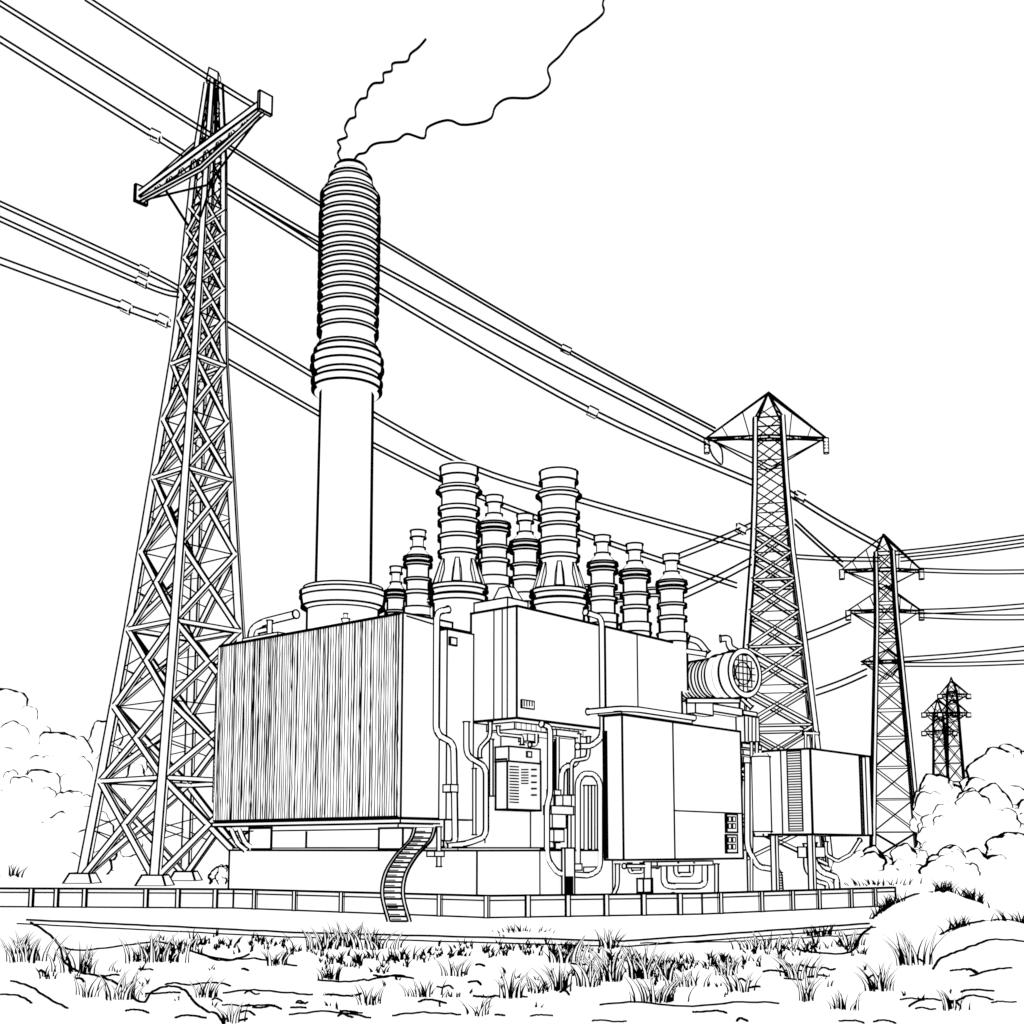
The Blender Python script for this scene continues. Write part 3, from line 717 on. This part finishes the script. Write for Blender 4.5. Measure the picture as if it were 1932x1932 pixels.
# ------------------------------------------------------------------ grass
gr=M()
def blade(base,hgt,lean,wd,dirx,openb=False):
    n=4; pts=[]
    for i in range(n+1):
        t=i/n; pts.append((base+V((dirx.x*lean*t*t,dirx.y*lean*t*t,hgt*t*(1-.12*t))),wd*(1-t)**.7))
    side=V((-dirx.y,dirx.x,0))*.35+V((1,0,0))*.9; side.normalize()
    if not openb:
        vs=[];fs=[]
        for p,w_ in pts: vs+=[p-side*w_,p+side*w_]
        for i in range(n): fs.append([2*i,2*i+1,2*i+3,2*i+2])
        gr.add(vs,fs,INK)
    else:
        cols=[-1,-.45,.45,1]
        for a,b_,mt in ((0,1,INK),(1,2,PAPER),(2,3,INK)):
            vs=[];fs=[]
            for p,w_ in pts:
                W_=w_*2.4; vs+=[p+side*W_*cols[a],p+side*W_*cols[b_]]
            for i in range(n): fs.append([2*i,2*i+1,2*i+3,2*i+2])
            gr.add(vs,fs,mt)
def tuft(px,py,hp,sp,n,z=0.0):
    for _ in range(int(n)):
        x=px+random.gauss(0,sp*.45); b=G(x,py+random.uniform(-3,3),z); q=pxm(b)
        an=random.uniform(0,6.283); fan=(x-px)/max(sp,1)
        d=V((math.cos(an)*.5+fan*1.6,math.sin(an)*.5,0))
        if d.length<.05: d=V((1,0,0))
        hh_=hp*q*random.uniform(.4,1.05); blade(b,hh_,hh_*random.uniform(.15,.85),2.15*q*random.uniform(.7,1.15),d.normalized(),hp>38 and random.random()<.45)
TT=[(60,1815,48,38,20),(35,1800,40,20,10),(150,1835,50,35,20),(165,1880,42,18,9),(225,1885,55,28,18),(285,1815,50,40,26),(340,1795,30,30,12),(440,1930,42,18,9),(610,1790,35,30,20),(655,1785,42,40,30),(710,1790,38,30,22),(625,1848,26,25,16),(740,1810,25,40,18),(860,1840,30,18,14),(1060,1815,42,24,20),(1150,1788,35,16,12),(965,1882,50,16,14),(1010,1872,30,20,14),(1060,1868,45,24,20),(1110,1860,50,20,18),(1150,1850,62,24,22),(1215,1845,62,28,26),(1260,1850,40,16,12),(1235,1890,48,38,20),(1300,1860,30,24,14),(1370,1838,36,26,20),(1445,1790,30,40,24),(1500,1845,44,22,18),(1525,1888,50,16,12),(1600,1785,30,20,12),(1660,1868,48,22,16),(1722,1820,60,30,18),(1550,1765,22,36,22),(985,1765,18,50,26),(1370,1722,20,36,24),(1660,1672,15,60,30),(60,1640,30,44,34),(110,1650,22,30,20),(20,1655,24,30,18),(90,1845,26,20,9),(1800,1905,34,20,10),(380,1880,36,20,10),(800,1880,30,24,12),(520,1820,32,24,14),(1400,1870,38,22,14),(1590,1905,34,20,10),(900,1915,32,20,10),(700,1895,34,20,10)]
for t in TT: tuft(t[0],t[1],t[2]*1.3,t[3]*1.35,t[4]*1.2)
for i in range(300):
    x=random.uniform(250,1640); y=1799+18*math.sin(x*.011)+random.gauss(0,8)+ (8 if x>900 else 0)
    tuft(x,y,random.uniform(12,24),9,3)
for i in range(50):
    x=random.uniform(120,1800); y=random.uniform(1825,1905); tuft(x,y,random.uniform(9,18),8,3)
for cr,nn_ in ((cr1,150),(cr2,60)):
    for _ in range(nn_):
        t=random.choice([.12,.18,.55,.6,.75,.8])+random.gauss(0,.04); i=min(39,max(0,int(t*40))); b=cr[i]+V((random.uniform(-.1,.1),-.1,-.03)); q=pxm(b)
        d=V((random.uniform(-1,1),random.uniform(-.4,.4),0)).normalized(); hh_=random.uniform(12,32)*q; blade(b,hh_,hh_*random.uniform(.15,.8),1.9*q,d)
go=gr.build("grass"); go["kind"]="stuff"
# ------------------------------------------------------------------ world, sun, camera
w=bpy.data.worlds.new("World"); sc.world=w; w.use_nodes=True
bg=w.node_tree.nodes["Background"]; bg.inputs[0].default_value=(1,1,1,1); bg.inputs[1].default_value=1.05
sl=bpy.data.lights.new("sun","SUN"); sl.energy=.6; sl.angle=math.radians(25); so=bpy.data.objects.new("sun",sl); so.rotation_euler=(math.radians(45),0,math.radians(-30)); sc.collection.objects.link(so)
cd=bpy.data.cameras.new("camera"); co=bpy.data.objects.new("camera",cd); sc.collection.objects.link(co)
co.location=CAM; co.rotation_euler=(math.radians(90)+TH,0,0); cd.sensor_width=36; cd.lens=36*f/W; cd.shift_y=(CY-966)/W; cd.clip_end=9000
sc.camera=co
sc.view_settings.view_transform='Standard'
